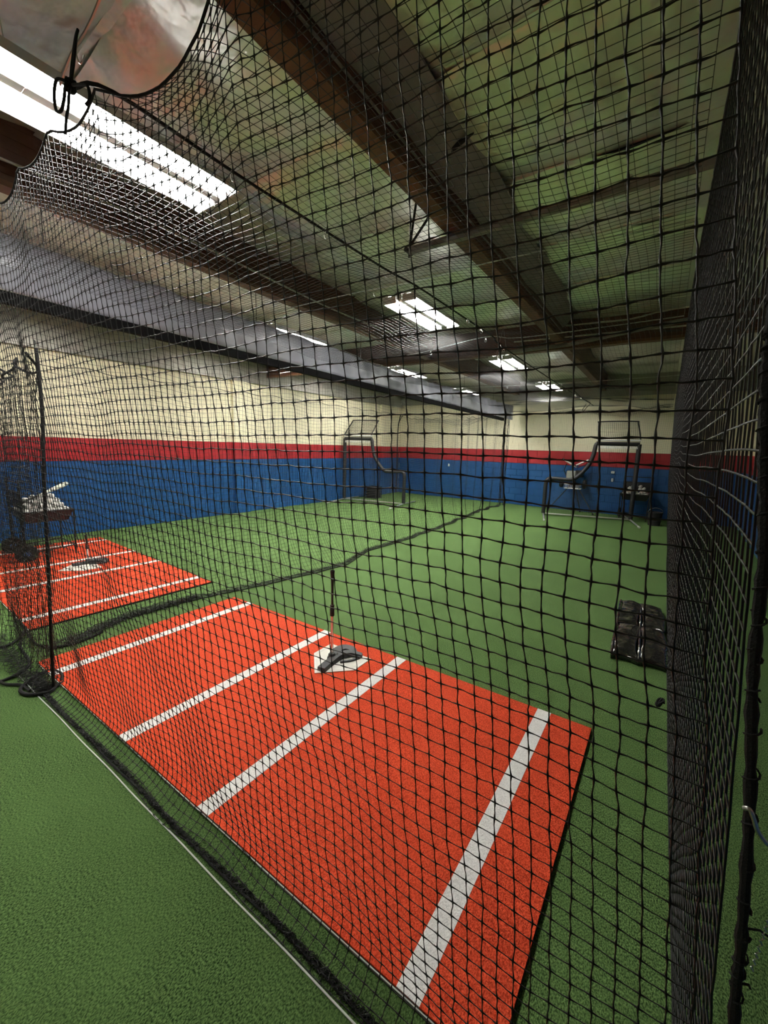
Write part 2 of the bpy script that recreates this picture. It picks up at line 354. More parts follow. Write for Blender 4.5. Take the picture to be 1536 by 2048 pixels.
# ------------------------------------------------------------------ ceiling lights
def make_light():
    t = thing('strip_light', 'x', 'ceiling light', group='fluorescent ceiling lights')
    L, W = 1.16, .44
    hs = MB().box((0, 0, .06), (.07, L, .05), ch=.006); hs.build('housing', 'steel', t)
    MB().box((0, 0, .095), (.09, L, .012), ch=.003).build('top_tray', 'steel', t)
    for s in (-1, 1):
        # bent reflector wing
        prof = [(.052, .074), (.072, .081), (.12, .086), (.19, .075), (.215, .02), (.218, .02), (.193, .079), (.12, .09), (.072, .085), (.052, .078)]
        v = [(s * x, y, z) for y in (-L / 2, L / 2) for x, z in prof]; n = len(prof)
        f = [(i, (i + 1) % n, n + (i + 1) % n, n + i) for i in range(n)] + [tuple(range(n)), tuple(range(2 * n - 1, n - 1, -1))]
        MB().add(v, f).build('reflector', 'steel', t)
        for q in (.08, .125, .17):
            MB().tube([(s * q, -L / 2 + .03, .045), (s * q, L / 2 - .03, .045)], .016, 8).build('tube', 'tube', t, True)
        for e in (-1, 1):
            mb = MB().box((s * .125, e * (L / 2 - .012), .045), (.17, .022, .07), ch=.003)
            mb.build('end_plate', 'steel', t)
        for q in (.08, .125, .17):
            for e in (-1, 1): MB().box((s * q, e * (L / 2 - .034), .045), (.022, .022, .04), ch=.003).build('lamp_holder', 'plastic', t)
    for y in (-.42, .0, .42): MB().tube([(-.03, y, .034), (.03, y, .034)], .003, 5).build('clip', 'wire', t)
    for e in (-1, 1):
        MB().tube([(-.1, e * .5, .10), (0, e * .5, .56)], .002, 4).build('hanger_wire', 'wire', t)
        MB().tube([(.1, e * .5, .10), (0, e * .5, .56)], .002, 4).build('hanger_wire', 'wire', t)
    return t
def dup(t, loc, rz, label=None):
    r = t.copy(); C.objects.link(r); r.location = loc; r.rotation_euler = (0, 0, rz)
    if label: r['label'] = label
    for c in list(t.children):
        d = c.copy(); C.objects.link(d); d.parent = r
        for g in list(c.children):
            h = g.copy(); C.objects.link(h); h.parent = d
    return r
ZL = 3.28
spots = [(1.23, .35, 'ceiling light nearest the viewer, filling the top left corner'), (1.165, 3.63, 'second ceiling light in the right cage, over the net beyond the batting mat'),
         (1.04, 6.93, 'third ceiling light in the right cage, just past the cross girder'), (.93, 10.1, 'farthest ceiling light of the right cage, near the far wall'),
         (-1.02, -1.5, 'added left-cage light out of view, brightening the near left side'), (-3.2, 1.6, 'added light over the left batting mat, unseen behind the valance, brightening the left wall'), (-3.3, 5.2, 'added light over the middle of the left cage, unseen behind the valance, brightening the left wall'), (-3.45, 8.8, 'added light over the left pitching screen, unseen behind the valance, brightening the left wall'), (-1.10, 3.63, 'ceiling light peeking over the valance, nearest of the left row'),  # first four on this line are unseen lamps added to brighten the left side
         (-1.26, 6.95, 'middle light peeking over the valance in the left cage'), (-1.40, 10.3, 'farthest light peeking over the valance end')]
l0 = make_light()
for i, (x, y, lab) in enumerate(spots):
    zl = ZL + (.02 if x < -.5 else 0) + (.34 if x < -3 else 0)
    if i == 0: l0.location = (x, y, ZL); l0.rotation_euler = (0, 0, ANG); l0['label'] = lab
    else: dup(l0, (x, y, zl), ANG + .02, lab)

# ------------------------------------------------------------------ netting
MS = .0445
def netting(name, label, P, r, m_, **kw):
    t = thing(name, label, 'netting'); o = link('mesh_cords', net_mesh('mesh_cords', P, r, **kw), m_, t); props(o, kind='stuff'); return t
# front net of the near cage
xs = np.arange(-.55, 4.10, MS * .99); nz = 70
zz = np.concatenate([[.005, .009, .022, .050, .088], .128 + np.arange(nz - 5) * ((2.97 - .128) / (nz - 6))]); 
X0, Z0 = np.meshgrid(xs, zz)
sh = np.interp(X0, [0, .5, 2.0, 2.8, 4.1], [0, .0, .07, .085, .085])
Pf = np.zeros((len(zz), len(xs), 3))
TIES = [-.6, .1, .7, 1.25, 1.66, 2.05, 2.85, 3.45, 4.0]
def sagat(x):
    i = np.clip(np.searchsorted(TIES, x) - 1, 0, len(TIES) - 2); T_ = np.array(TIES); g = T_[i + 1] - T_[i]; u = np.clip((x - T_[i]) / g, 0, 1)
    return 4 * u * (1 - u) * g * g
scal = sagat(X0 - sh * Z0) * .16 * np.clip((Z0 - 1.9) / 1.07, 0, 1) ** 2
Pf[..., 0] = X0 - sh * Z0 + smooth_noise(X0.shape, (14, 18), .006) + rng.normal(0, .0014, X0.shape)
flare = np.interp(Z0, [.005, .009, .022, .050, .088, .128, .2], [-.125, -.087, -.052, -.024, -.008, -.002, 0.0])
Pf[..., 1] = .005 - .058 * Z0 + flare + smooth_noise(X0.shape, (8, 14), .012)
Pf[..., 1] += sagat(X0 - sh * Z0) * .10 * np.clip((Z0 - 2.4) / .57, 0, 1) ** 2
Pf[..., 2] = Z0 + smooth_noise(X0.shape, (10, 16), .006) * (Z0 > .12) + rng.normal(0, .0012, X0.shape) * (Z0 > .1) - scal
Pf[:4, :, 2] = np.maximum(Pf[:4, :, 2], .004)
Pf = to_room(Pf)
fn = netting('front_net', 'black square-mesh net closing the front of the right cage, from floor to ceiling cables', Pf, .00135, 'cord', k=4, fine=3, wig=.0006, knots=.0027)
top_edge = [Vector(p) for p in Pf[-1]]
MB().tube(top_edge, .0045, 6).build('top_rope', 'rope', fn, True)
EDGE = np.array([[CA * p.x + SA * p.y, -SA * p.x + CA * p.y, p.z] for p in top_edge]); EDGE = EDGE[np.argsort(EDGE[:, 0])]
# heaped slack of the front net along its foot
def heap(name, parent, path, wid, hgt, n_lines, rad, m_='cord', seed=3):
    r_ = random.Random(seed); mb = MB(); path = curve_pts(path, 5)
    for l in range(n_lines):
        ph = r_.uniform(0, 6.28); pts = []
        for i in range(0, len(path)):
            p = path[i]; d = (path[min(i + 1, len(path) - 1)] - path[max(i - 1, 0)]).normalized(); nn = Vector((-d.y, d.x, 0))
            u = math.sin(ph + i * r_.uniform(.5, 1.1)) * wid * r_.uniform(.4, 1); h = abs(math.cos(ph + i * .7)) * hgt * r_.uniform(.3, 1)
            pts.append(p + nn * u + Vector((0, 0, h + rad)))
        mb.tube(pts, rad, 4, False)
    o = mb.build(name, m_, parent); return props(o, kind='stuff')
heap('slack_net', fn, [cg(x, -.102 + .006 * math.sin(x * 5), .0) for x in np.linspace(.45, 4.3, 60)], .016, .022, 15, .0013, 'cord')
MB().tube([Vector(cg(x, -.108 + .006 * math.sin(x * 7), .010)) for x in np.linspace(.45, 4.3, 50)], .0045, 6).build('foot_rope', 'rope', fn, True)
# corner rope at the right end of the front net
cr_pts = [(4.13, .03, .02), (4.10, .03, .4), (4.06, .02, .81), (4.050, 0.01, .95), (4.028, 0.0, 1.20), (4.004, .0, 1.42), (3.993, .0, 1.60), (3.974, .0, 1.755), (3.962, 0, 1.87), (3.958, .0, 1.95), (3.92, -.02, 2.3), (3.87, -.04, 3.0)]
mb = MB(); base = curve_pts(cr_pts, 10)
mb.tube(base, [.0078 + .0013 * math.sin(i * 2.3) + .0008 * math.sin(i * 5.1) for i in range(len(base))], 8)
cr = mb.build('corner_rope', 'rope', fn, True)
mb = MB()
for i in range(0, len(base), 3):      # lacing turns
    p = base[i]; a = i * 1.7
    mb.tube([p + Vector((.0095 * math.cos(a + u), .0095 * math.sin(a + u), .004 * u)) for u in np.linspace(0, 5.5, 9)], .0018, 4)
props(mb.build('lacing', 'rope', cr), kind='stuff')
for z_, dx in ((.98, .05), (.87, .03)):
    p = Vector((4.045, .01, z_)); MB().tube([p, p + Vector((.025, .01, .004)), p + Vector((dx, .02, -.012))], .0022, 4).build('loose_end', 'rope', cr)
# hook and chain beside the rope
t = thing('snap_hook', 'silver snap hook clipped to the corner rope with a fine chain hanging from it', 'hook', (4.03, -.01, 1.20))
MB().tube(curve_pts([(-.012, -.01, .012), (-.006, -.014, .016), (0, -.014, .004), (.008, -.012, -.016), (.024, -.01, -.032), (.045, -.01, -.030), (.05, -.008, -.012), (.035, -.006, .0), (.02, -.004, .008)], 6), .0032, 8).build('hook', 'wire', t, True)
mb = MB()
for i in range(34):
    z = -.034 - i * .0066; x = .046 - i * .00045
    if i % 2: mb.tube([(x - .0018, -.01, z + .003), (x + .0018, -.01, z - .003)], .0011, 4)
    else: mb.tube([(x, -.0118, z + .003), (x, -.0082, z - .003)], .0011, 4)
mb.build('chain', 'wire', t)
# side net right of the near cage, seen almost edge-on
ys = np.arange(-.118, 12.2, MS * 1.02); zz = np.linspace(.02, 2.97, 67)
Y0, Z0 = np.meshgrid(ys, zz); P = np.zeros(Y0.shape + (3,))
P[..., 0] = 4.075 - .059 * Z0 - .03 * np.exp(-((Z0 - 1.1) / .6) ** 2) * np.clip(Y0 / 3, 0, 1) - .025 * np.clip(Y0 / 4, 0, 1) + smooth_noise(Y0.shape, (3, 9), .006) * np.clip(Y0 / 2.5, .1, 1) + rng.normal(0, .0006, Y0.shape)
P[..., 1] = Y0 + smooth_noise(Y0.shape, (6, 20), .004); P[..., 2] = Z0 - .03 * np.abs(np.sin(Y0 * 1.1)) * (Z0 / 3) + smooth_noise(Y0.shape, (4, 30), .006)
Ps = to_room(P)
sn = netting('side_net', 'black net wall along the right side of the near cage, seen edge-on', Ps, .0013, 'cord', nref=(1, 0, 0), wig=.0004, knots=.0024)
MB().tube([Vector(p) for p in Ps[0]], .006, 5).build('foot_rope', 'rope', sn); MB().tube([Vector(p) for p in Ps[-1]], .006, 5).build('top_rope', 'rope', sn)
# knot lump low on the side net
mb = MB()
for a in range(7):
    mb.tube([Vector((3.93, 2.3, .12)) + Vector((.022 * math.cos(a + u) * (1 - .08 * a), .022 * math.sin(a * 1.3 + u), .022 * math.sin(u * 1.4 + a))) for u in np.linspace(0, 6, 12)], .006, 5)
props(mb.build('rope_knot', 'rope', None, True), 'small black rope knot low on the side net, below the black pads', 'knot')
# top net
xs = np.arange(-.28, 3.88, MS * 1.03); ys = np.arange(-.16, 12.1, MS * 1.03)
Y0, X0 = np.meshgrid(ys, xs, indexing='ij'); P = np.zeros(Y0.shape + (3,))
ztop = np.interp(Y0, [-.2, .5, 12], [3.0, 3.06, 3.06])
cabx = np.abs(X0 - 1.98) ; swag = .10 * (1 - np.exp(-(cabx / .9) ** 2)) + .05 * (1 - np.cos((Y0 - 2.3) / 2.1 * 2 * np.pi)) * .5
P[..., 0] = X0; P[..., 1] = Y0 + .0 * X0; P[..., 2] = ztop - swag * np.clip((Y0 + .16) / .8, 0, 1) + smooth_noise(Y0.shape, (24, 8), .018)
ey = np.interp(xs, EDGE[:, 0], EDGE[:, 1]); ez = np.interp(xs, EDGE[:, 0], EDGE[:, 2]); wgt = np.exp(-(Y0 + .16) / .22)
P[..., 2] += (ez - P[0, :, 2])[None] * wgt; P[..., 1] += (ey - P[0, :, 1])[None] * wgt
Pt = to_room(P)
tn = netting('top_net', 'black net roof stretched over the right cage under the ceiling lights', Pt, .0013, 'cord', nref=(0, 0, 1), wig=.0005)
# cables carrying the top net
def cable(label, pts, r, m_, clips, name='support_cable'):
    t = thing(name, label, 'cable', pts[0]); o = Vector(pts[0]); c = curve_pts(pts, 5)
    MB().tube([p - o for p in c], r, 5).build('cable', m_, t, True)
    for q in clips:
        q = Vector(q) - o
        MB().tube([q + Vector((.012 * math.cos(u), .004 * u - .01, -.012 + .022 * math.sin(u))) for u in np.linspace(0, 6.3, 12)], .0028, 5).build('snap_clip', 'wire', t, True)
    return t
cable('black rope cable running away along the top net below the lights', [(2.05, -.15, 2.93), (2.0, 0, 3.03), (1.96, .52, 3.04), (1.93, 1.19, 3.05), (1.92, 1.84, 3.05), (1.93, 2.3, 3.06), (1.92, 3.2, 3.05), (1.90, 4.0, 3.05), (1.83, 4.4, 3.05), (1.74, 6.5, 3.05), (1.66, 9, 3.05), (1.6, 12.2, 3.05)],
      .0075, 'rope', [(1.96, .52, 3.03), (1.93, 1.19, 3.04), (1.92, 1.84, 3.03), (1.95, 3.2, 3.03), (1.92, 3.6, 3.03), (1.85, 4.35, 3.03), (1.80, 4.6, 3.04), (1.7, 8.6, 3.03), (1.66, 9.6, 3.03), (1.66, 10.2, 3.03), (1.64, 10.8, 3.03)])
cable('white wire cable crossing the top net in front of the second light', [(-.3, 2.1, 3.09), (1.17, 2.22, 3.12), (1.93, 2.26, 3.10), (2.62, 2.30, 3.12), (3.79, 2.42, 3.12)], .0045, 'wire', [(.6, 2.17, 3.08), (1.5, 2.24, 3.09), (2.9, 2.32, 3.1)])
cable('white wire cable sagging across the top net past the second light', [(-2.8, 4.7, 3.12), (-.75, 4.45, 3.08), (.6, 4.3, 3.05), (1.67, 4.22, 3.12), (2.0, 4.40, 3.11), (2.6, 4.45, 3.11), (3.7, 4.55, 3.14)], .0055, 'wire', [(-.4, 4.4, 3.05), (.9, 4.27, 3.04), (1.7, 4.24, 3.1), (2.4, 4.45, 3.09)])
cable('thin wire cable crossing the top net far back, past the cross girder', [(-.6, 7.7, 3.08), (1.75, 7.9, 3.06), (3.7, 8.1, 3.1)], .005, 'wire', [(-.3, 7.7, 3.06), (.7, 7.8, 3.05), (1.75, 7.9, 3.04)])
cable('bright wire cable strung between the near light and the top net corner', [(1.90, -.14, 3.01), (2.05, -.15, 3.03), (2.31, -.15, 3.06), (3.0, -.2, 3.2)], .004, 'wire', [(2.1, -.15, 3.02)])
# the tied-off knot with hanging loops at the top net corner
t = thing('rope_knot', 'tangle of black rope loops tied at the net corner beside the near light', 'knot', (2.05, -.16, 2.93))
MB().tube(curve_pts([(0, 0, 0), (.04, 0, .04), (.08, 0, .10), (.10, 0, .115), (.07, 0, .10), (.02, 0, .04), (.0, 0, 0)], 5), .004, 6).build('loop', 'rope', t, True)
MB().tube(curve_pts([(0, 0, 0), (-.03, -.01, .025), (-.06, -.02, .03), (-.09, -.02, -.0), (-.085, -.02, -.05), (-.055, -.015, -.06), (-.035, -.01, -.03), (-.04, 0, .02), (-.01, 0, .01)], 6), .005, 6).build('loop', 'rope', t, True)
MB().tube(curve_pts([(0, 0, 0), (.015, -.01, -.03), (.012, -.015, -.075), (.0, -.02, -.11), (-.02, -.02, -.15)], 5), .0045, 6).build('tail', 'rope', t, True)
MB().tube(curve_pts([(.02, 0, -.005), (.08, 0, -.03), (.14, 0, -.06), (.15, 0, -.10), (.14, -.01, -.12)], 5), .005, 6).build('tail', 'rope', t, True)
mb = MB()
for a in range(6): mb.tube([Vector((.012 * math.cos(a + u), .012 * math.sin(a * 1.7 + u), .014 * math.sin(u * 1.3 + a))) for u in np.linspace(0, 6, 12)], .005, 5)
mb.build('wrapping', 'rope', t, True)

# hem rope and door panel at the left of the front net
door = thing('net_door', 'overlapping net door panel hanging at the left end of the front net', 'netting')
xs = np.linspace(-.75, .52, 42); zz = np.linspace(.03, 2.24, 50)
X0, Z0 = np.meshgrid(xs, zz); P = np.zeros(X0.shape + (3,))
fold = .05 * np.sin(X0 * 21 + .6 * np.sin(Z0 * 1.5)) * np.clip(1.2 - Z0 * .2, .5, 1)
topx = np.interp(X0, [-.75, .52], [-.62, .63])
P[..., 0] = X0 + (topx - X0) * (Z0 / 2.24) + .016 * np.sin(X0 * 40 + Z0); P[..., 1] = -.02 + fold + .04 * Z0 / 2.24 + smooth_noise(X0.shape, (9, 9), .012)
P[..., 2] = Z0 - .10 * (1 - np.abs(((X0 - .52) / .42) % 1 - .5) * 2) * (Z0 / 2.24) ** 3 + smooth_noise(X0.shape, (10, 10), .015)
props(link('mesh_cords', net_mesh('mesh_cords', P, .0012, k=3, wig=.001, fine=2, knots=.002), 'cord', door), kind='stuff')
MB().tube([Vector(p) for p in P[-1]], .0075, 6).build('top_rope', 'rope', door, True)
MB().tube(curve_pts([(.50, -.03, .012), (.505, -.02, .3), (.53, 0, .8), (.56, .02, 1.4), (.60, .04, 1.9), (.63, .035, 2.28)], 6), .0105, 8).build('hem_rope', 'rope', door, True)
MB().tube([(.63, .03, 2.28), (.64, .03, 2.32), (.62, .03, 2.33)], .006, 6).build('snap_clip', 'wire', door, True)
def floor_rope(pts, r, nm, par): return MB().tube([p + Vector((0, 0, r)) for p in curve_pts([(a, b, .004) for a, b in pts], 6)], r, 7).build(nm, 'rope', par, True)
floor_rope([(.47, .03), (.484, -.009), (.535, -.06), (.479, -.149), (.392, -.182), (.318, -.158), (.229, -.068), (.214, .025), (.33, .06), (.45, .03)], .012, 'trailing_rope', door)
floor_rope([(-.4, -.26), (.121, -.238), (.275, -.162), (.417, -.14)], .010, 'trailing_rope', door)
floor_rope([(-.9, -.16), (-.53, -.114), (-.59, .01), (-.743, .084), (-.44, -.006), (-.105, -.028), (.006, -.053), (.089, -.121), (.121, -.238)], .011, 'trailing_rope', door)
heap('slack_net', door, [(-.8, -.1, 0), (-.3, -.12, 0), (.1, -.11, 0), (.4, -.08, 0), (.5, -.06, 0)], .08, .07, 26, .0013, 'cord', 5)
heap('slack_net', door, [(.15, -.02, 0), (.3, -.06, 0), (.42, -.08, 0), (.5, -.03, 0)], .05, .04, 16, .0013, 'cord', 9)

# divider net between the cages
ys = np.arange(.1, 11.75, MS * 1.03); zz = np.linspace(.02, 2.72, 61)
Y0, Z0 = np.meshgrid(ys, zz); P = np.zeros(Y0.shape + (3,)); lowx = np.interp(ys, [0, .26, .79, 1.54, 2.92, 3.6, 4.4, 5.8, 7.8, 10.2, 11.8], [-.15, -.18, -.36, -.26, .08, .17, -.10, -.02, -.14, -.36, -.33])
f = (1 - np.clip(Z0 / .9, 0, 1)) ** 2
rip = .045 * np.sin(Y0 * 9 + np.sin(Y0 * 2)) * np.clip((Y0 - 4.5) / 4, .1, 1)
P[..., 0] = -.30 + f * (lowx[None, :] + .30) + rip * (1 - .3 * Z0 / 2.7) + smooth_noise(Y0.shape, (5, 30), .012)
P[..., 1] = Y0 + .012 * np.sin(Y0 * 30); P[..., 2] = Z0 * np.interp(ys, [0, 12], [1.035, 1.0])[None, :] + .018 * np.sin(Y0 * 7) * (Z0 > .2)
Pd = to_room(P)
dn = netting('divider_net', 'black net dividing the two cages, hanging from the rail under the grey valance', Pd, .00135, 'far_cord', nref=(1, 0, 0), wig=.0005)
foot = [Vector(p) for p in Pd[0]]
MB().tube([Vector((p.x, p.y, .01)) for p in foot], .006, 6).build('foot_rope', 'rope', dn, True)
heap('slack_net', dn, [Vector((p.x - .05, p.y, 0)) for p in foot[::6]], .06, .045, 22, .0012, 'cord', 11)
heap('slack_net', dn, [(-.16, .25, 0), (-.25, .5, 0), (-.36, .8, 0), (-.36, 1.2, 0), (-.36, 1.5, 0)], .06, .08, 30, .0015, 'cord', 12)
floor_rope([(-1.065, .123), (-.809, .109), (-.401, .083), (-.248, .129), (-.159, .224), (-.157, .367), (-.215, .521)], .010, 'hem_rope', dn)
# gathered end of the divider net
heapv = MB()
for i in range(22):
    x, y = cg(-.30 + random.uniform(-.07, .07), 11.7 + random.uniform(-.08, .08))[:2]
    heapv.tube([(x + random.uniform(-.03, .03), y, z) for z in np.linspace(.02, 2.66, 9)], .003, 4, False)
props(heapv.build('gathered_end', 'rope', dn), kind='stuff')
# rail and valance
r0, r1 = Vector(cg(-.30, -.8, 2.81)), Vector(cg(-.30, 11.35, 2.69))
d_ = (r1 - r0); t = thing('track_rail', 'long black rail under the grey valance carrying the divider net', 'rail', r0, math.atan2(d_.y, d_.x)); L = math.hypot(d_.x, d_.y); dz = d_.z
mb = MB(); v = [(x, y, z) for x, zo in ((0, 0), (L, dz)) for y, z in ((-.03, zo - .085), (.03, zo - .085), (.03, zo), (-.03, zo))]
mb.add(v, [(0, 1, 2, 3), (7, 6, 5, 4), (0, 4, 5, 1), (1, 5, 6, 2), (2, 6, 7, 3), (3, 7, 4, 0)]).build('channel', 'flat_black', t)
for i in range(6):
    x = 1.2 + i * 2.0; MB().tube([(x, 0, dz * x / L), (x, 0, dz * x / L + .95)], .004, 5).build('hanger_rod', 'dark_steel', t)
va = thing('valance', 'grey vinyl valance hanging in folds over the rail between the cages', 'curtain', (0, 0, 0))
ny = 260; nzv = 9; ys = np.linspace(-.9, 11.9, ny); tt = np.linspace(0, 1, nzv)
Y0, T0 = np.meshgrid(ys, tt)
zb = np.interp(ys, [-.9, 11.9], [2.815, 2.675]); tp = np.interp(ys, [-.9, .3, .8, 2.6, 4.0, 4.5, 6.9, 9.4, 11.9], [3.2, 3.2, 3.18, 3.15, 3.13, 3.09, 3.07, 3.10, 3.12]) - .018 * np.abs(np.sin(ys * math.pi / .62))
P = np.zeros(Y0.shape + (3,)); amp = (.35 + .65 * T0)
P[..., 0] = -.262 + amp * (.012 * np.sin(Y0 * 11) + .010 * np.sin(Y0 * 5.1 + 1) + .007 * np.sin(Y0 * 23 + T0 * 3)) * np.interp(Y0, [0, 3, 6, 12], [.5, .9, 1.4, 1.7]) + smooth_noise(Y0.shape, (2, 24), .014)
P[..., 1] = Y0; P[..., 2] = zb[None] + (tp - zb)[None] * T0
P = to_room(P); idx = np.arange(ny * nzv).reshape(nzv, ny); Q = np.stack([idx[:-1, :-1], idx[:-1, 1:], idx[1:, 1:], idx[1:, :-1]], -1).reshape(-1, 4)
o = link('vinyl_sheet', np_mesh('vinyl_sheet', P.reshape(-1, 3), Q), 'vinyl', va, smooth=True)
sd = o.modifiers.new('thick', 'SOLIDIFY'); sd.thickness = .002
mb = MB().tube([Vector(p) + Vector((0, 0, .012)) for p in P[-1][::3]], .004, 5); mb.build('top_cable', 'wire', va)
for yj in (1.0, 1.9, 2.25, 3.4, 4.9, 5.3, 6.1, 7.6, 8.3, 9.4):
    i = int(np.argmin(abs(ys - yj))); p = Vector(P[-1][i])
    MB().tube([p + Vector((.02, .012 * math.cos(u), .012 * math.sin(u) - .002)) for u in np.linspace(0, 6.3, 9)], .004, 5).build('grommet', 'wire', va, True)
MB().box(cg(-.262, 11.95, 2.89), (.05, .16, .43), rz=ANG).build('end_board', 'vinyl', va)

# far net, left-wall net and left-cage roof
def plain_net(name, label, f_, nu, nv, r, nref, sagamp=.012, rope=True):
    P = np.zeros((nv, nu, 3)); U, Vv = np.meshgrid(np.linspace(0, 1, nu), np.linspace(0, 1, nv))
    X, Y, Z = f_(U, Vv); P[..., 0], P[..., 1], P[..., 2] = X, Y, Z
    P += np.stack([smooth_noise(U.shape, (8, 20), sagamp) for _ in range(3)], -1); P[..., 2] = np.maximum(P[..., 2], .01)
    t = netting(name, label, P, r, 'far_cord', nref=nref)
    if rope: MB().tube([Vector(p) for p in P[-1]], .006, 5).build('top_rope', 'rope', t)
    return t
xr_ = lambda y: cg(4.0, y)[0]
plain_net('back_net', 'black net hanging before the far wall behind the throwing screens', lambda u, v: (-.7 + 4.3 * u, 12.22 - .02 * np.sin(u * 40) + .18 * v ** 6 * 0, 2.95 * v - .10 * np.abs(np.sin(u * 7)) * v ** 4 + .01), 96, 66, .0010, (0, 1, 0))
plain_net('back_net', 'black net with zigzag folds before the far wall of the left cage', lambda u, v: (-4.95 + 4.2 * u, 12.18 - .05 * np.sin(u * 46), 2.85 * v + .02 * np.sin(u * 92) - .12 * np.abs(np.sin(u * 6)) * v ** 4 + .02), 110, 62, .0011, (0, 1, 0))
plain_net('left_wall_net', 'black net hanging along the left wall over the painted stripes', lambda u, v: (-4.93 + .02 * np.sin(u * 60), .3 + 11.8 * u, 2.92 * v + .02 * np.sin(u * 90) * v + .02), 262, 62, .0009, (1, 0, 0))
# slack swag of net bunched high before the far wall
def swag(label, x0, x1, y, z, drop, n, wobble, seed):
    r_ = random.Random(seed); mb = MB(); t = thing('hanging_net_swag', label, 'netting', (x0, y, z))
    for i in range(n):
        pts = [(u * (x1 - x0), r_.uniform(-.03, .03), -drop * (i / n) * (1 - .5 * abs(math.sin(u * 5))) - drop * .5 * math.sin(math.pi * u) + r_.uniform(-wobble, wobble)) for u in np.linspace(0, 1, 26)]
        mb.tube(pts, .0018, 3, False)
    for i in range(int(abs(x1 - x0) / .04)):
        u = i / (abs(x1 - x0) / .04); mb.tube([(u * (x1 - x0), 0, -drop * .5 * math.sin(math.pi * u)), (u * (x1 - x0) + .05 + r_.uniform(-.02, .02), .01, -drop * .5 * math.sin(math.pi * u) - drop * (1 - .5 * abs(math.sin(u * 5))))], .0018, 3, False)
    props(mb.build('slack_cords', 'far_cord', t), kind='stuff'); return t
swag('bunched slack net hanging high before the far cream wall, right cage', .6, 3.4, 12.05, 3.0, .22, 9, .02, 1)
swag('dark bunch of slack net high in the far corner of the left cage', -4.2, -1.2, 12.0, 2.85, .26, 14, .03, 2)
t = thing('rope_loop', 'thin black rope loop dangling from the net high before the far wall', 'rope', (1.45, 12.0, 3.1))
MB().tube(curve_pts([(-.35, 0, .35), (-.1, 0, .12), (.1, 0, 0), (.02, 0, -.12), (-.05, 0, -.22), (-.08, 0, -.18), (-.03, 0, -.08), (.0, 0, -.02)], 5), .008, 5).build('rope', 'rope', t, True)
t = thing('corner_rope', 'black rope hanging down the far left corner of the left cage', 'rope', (-4.86, 11.9, 0))
MB().tube(curve_pts([(0, 0, .05), (.02, 0, 1.0), (0, 0, 1.9), (.02, 0, 2.5), (.12, 0, 2.95)], 6), .02, 6).build('rope', 'rope', t, True)
MB().tube(curve_pts([(.02, 0, 2.5), (.10, -.02, 2.72), (.2, 0, 2.88)], 4), .012, 6).build('tail', 'rope', t, True)

# ------------------------------------------------------------------ floor seam
MB_ = MB(); seam = [Vector(cg(x, -.135 + .0015 * math.sin(x * 9), .0)) for x in np.linspace(.1, 4.3, 60)]
v = []; 
for p in seam: v += [(p.x, p.y - .0028, .001), (p.x, p.y - .0028, .005), (p.x, p.y + .0028, .005), (p.x, p.y + .0028, .001)]
f_ = []
for i in range(len(seam) - 1):
    a, b = i * 4, i * 4 + 4; f_ += [(a, b, b + 1, a + 1), (a + 1, b + 1, b + 2, a + 2), (a + 2, b + 2, b + 3, a + 3)]
props(MB_.add(v, f_).build('trim_4', 'white_thread'), 'thin white turf seam along the foot of the front net', kind='structure')

# ------------------------------------------------------------------ batting mats
Wm, Dm, a_, b_, lw = 3.658, 1.773, .408, 1.541, .086
def make_mat(loc, label):
    t = thing('batting_mat', label, 'mat', loc, ANG, 'orange batting mats')
    MB().box((Wm / 2, Dm / 2, .0075), (Wm, Dm, .013)).build('rubber_backing', 'rubber', t)
    MB().box((Wm / 2, Dm / 2, .017), (Wm - .004, Dm - .004, .007), ch=.001).build('turf_pile', 'clay', t)
    for x in (-b_, -a_, a_, b_): MB().box((Wm / 2 + x, Dm / 2, .0177), (lw, Dm - .004, .0072)).build('stripe', 'white_turf', t)
    MB().box((Wm / 2, -.001, .012), (Wm, .005, .004)).build('edge_thread', 'white_thread', t)
    return t
def home_plate(loc, label):
    s = .2159; poly = [(0, -2 * s), (s, -s), (s, 0), (-s, 0), (-s, -s)]
    t = thing('home_plate', label, 'home plate', loc, ANG, 'home plates')
    MB().prism(poly, .0, .006, .001).build('slab', 'plate', t)
    inner = [(x * .86, -s + (y + s) * .86) for x, y in poly]
    mb = MB(); n = len(poly)
    for i in range(n):
        p, q = inner[i], inner[(i + 1) % n]; mb.tube([(p[0], p[1], .006), (q[0], q[1], .006)], .0014, 4)
    mb.build('ridge', 'plate', t)
    return t
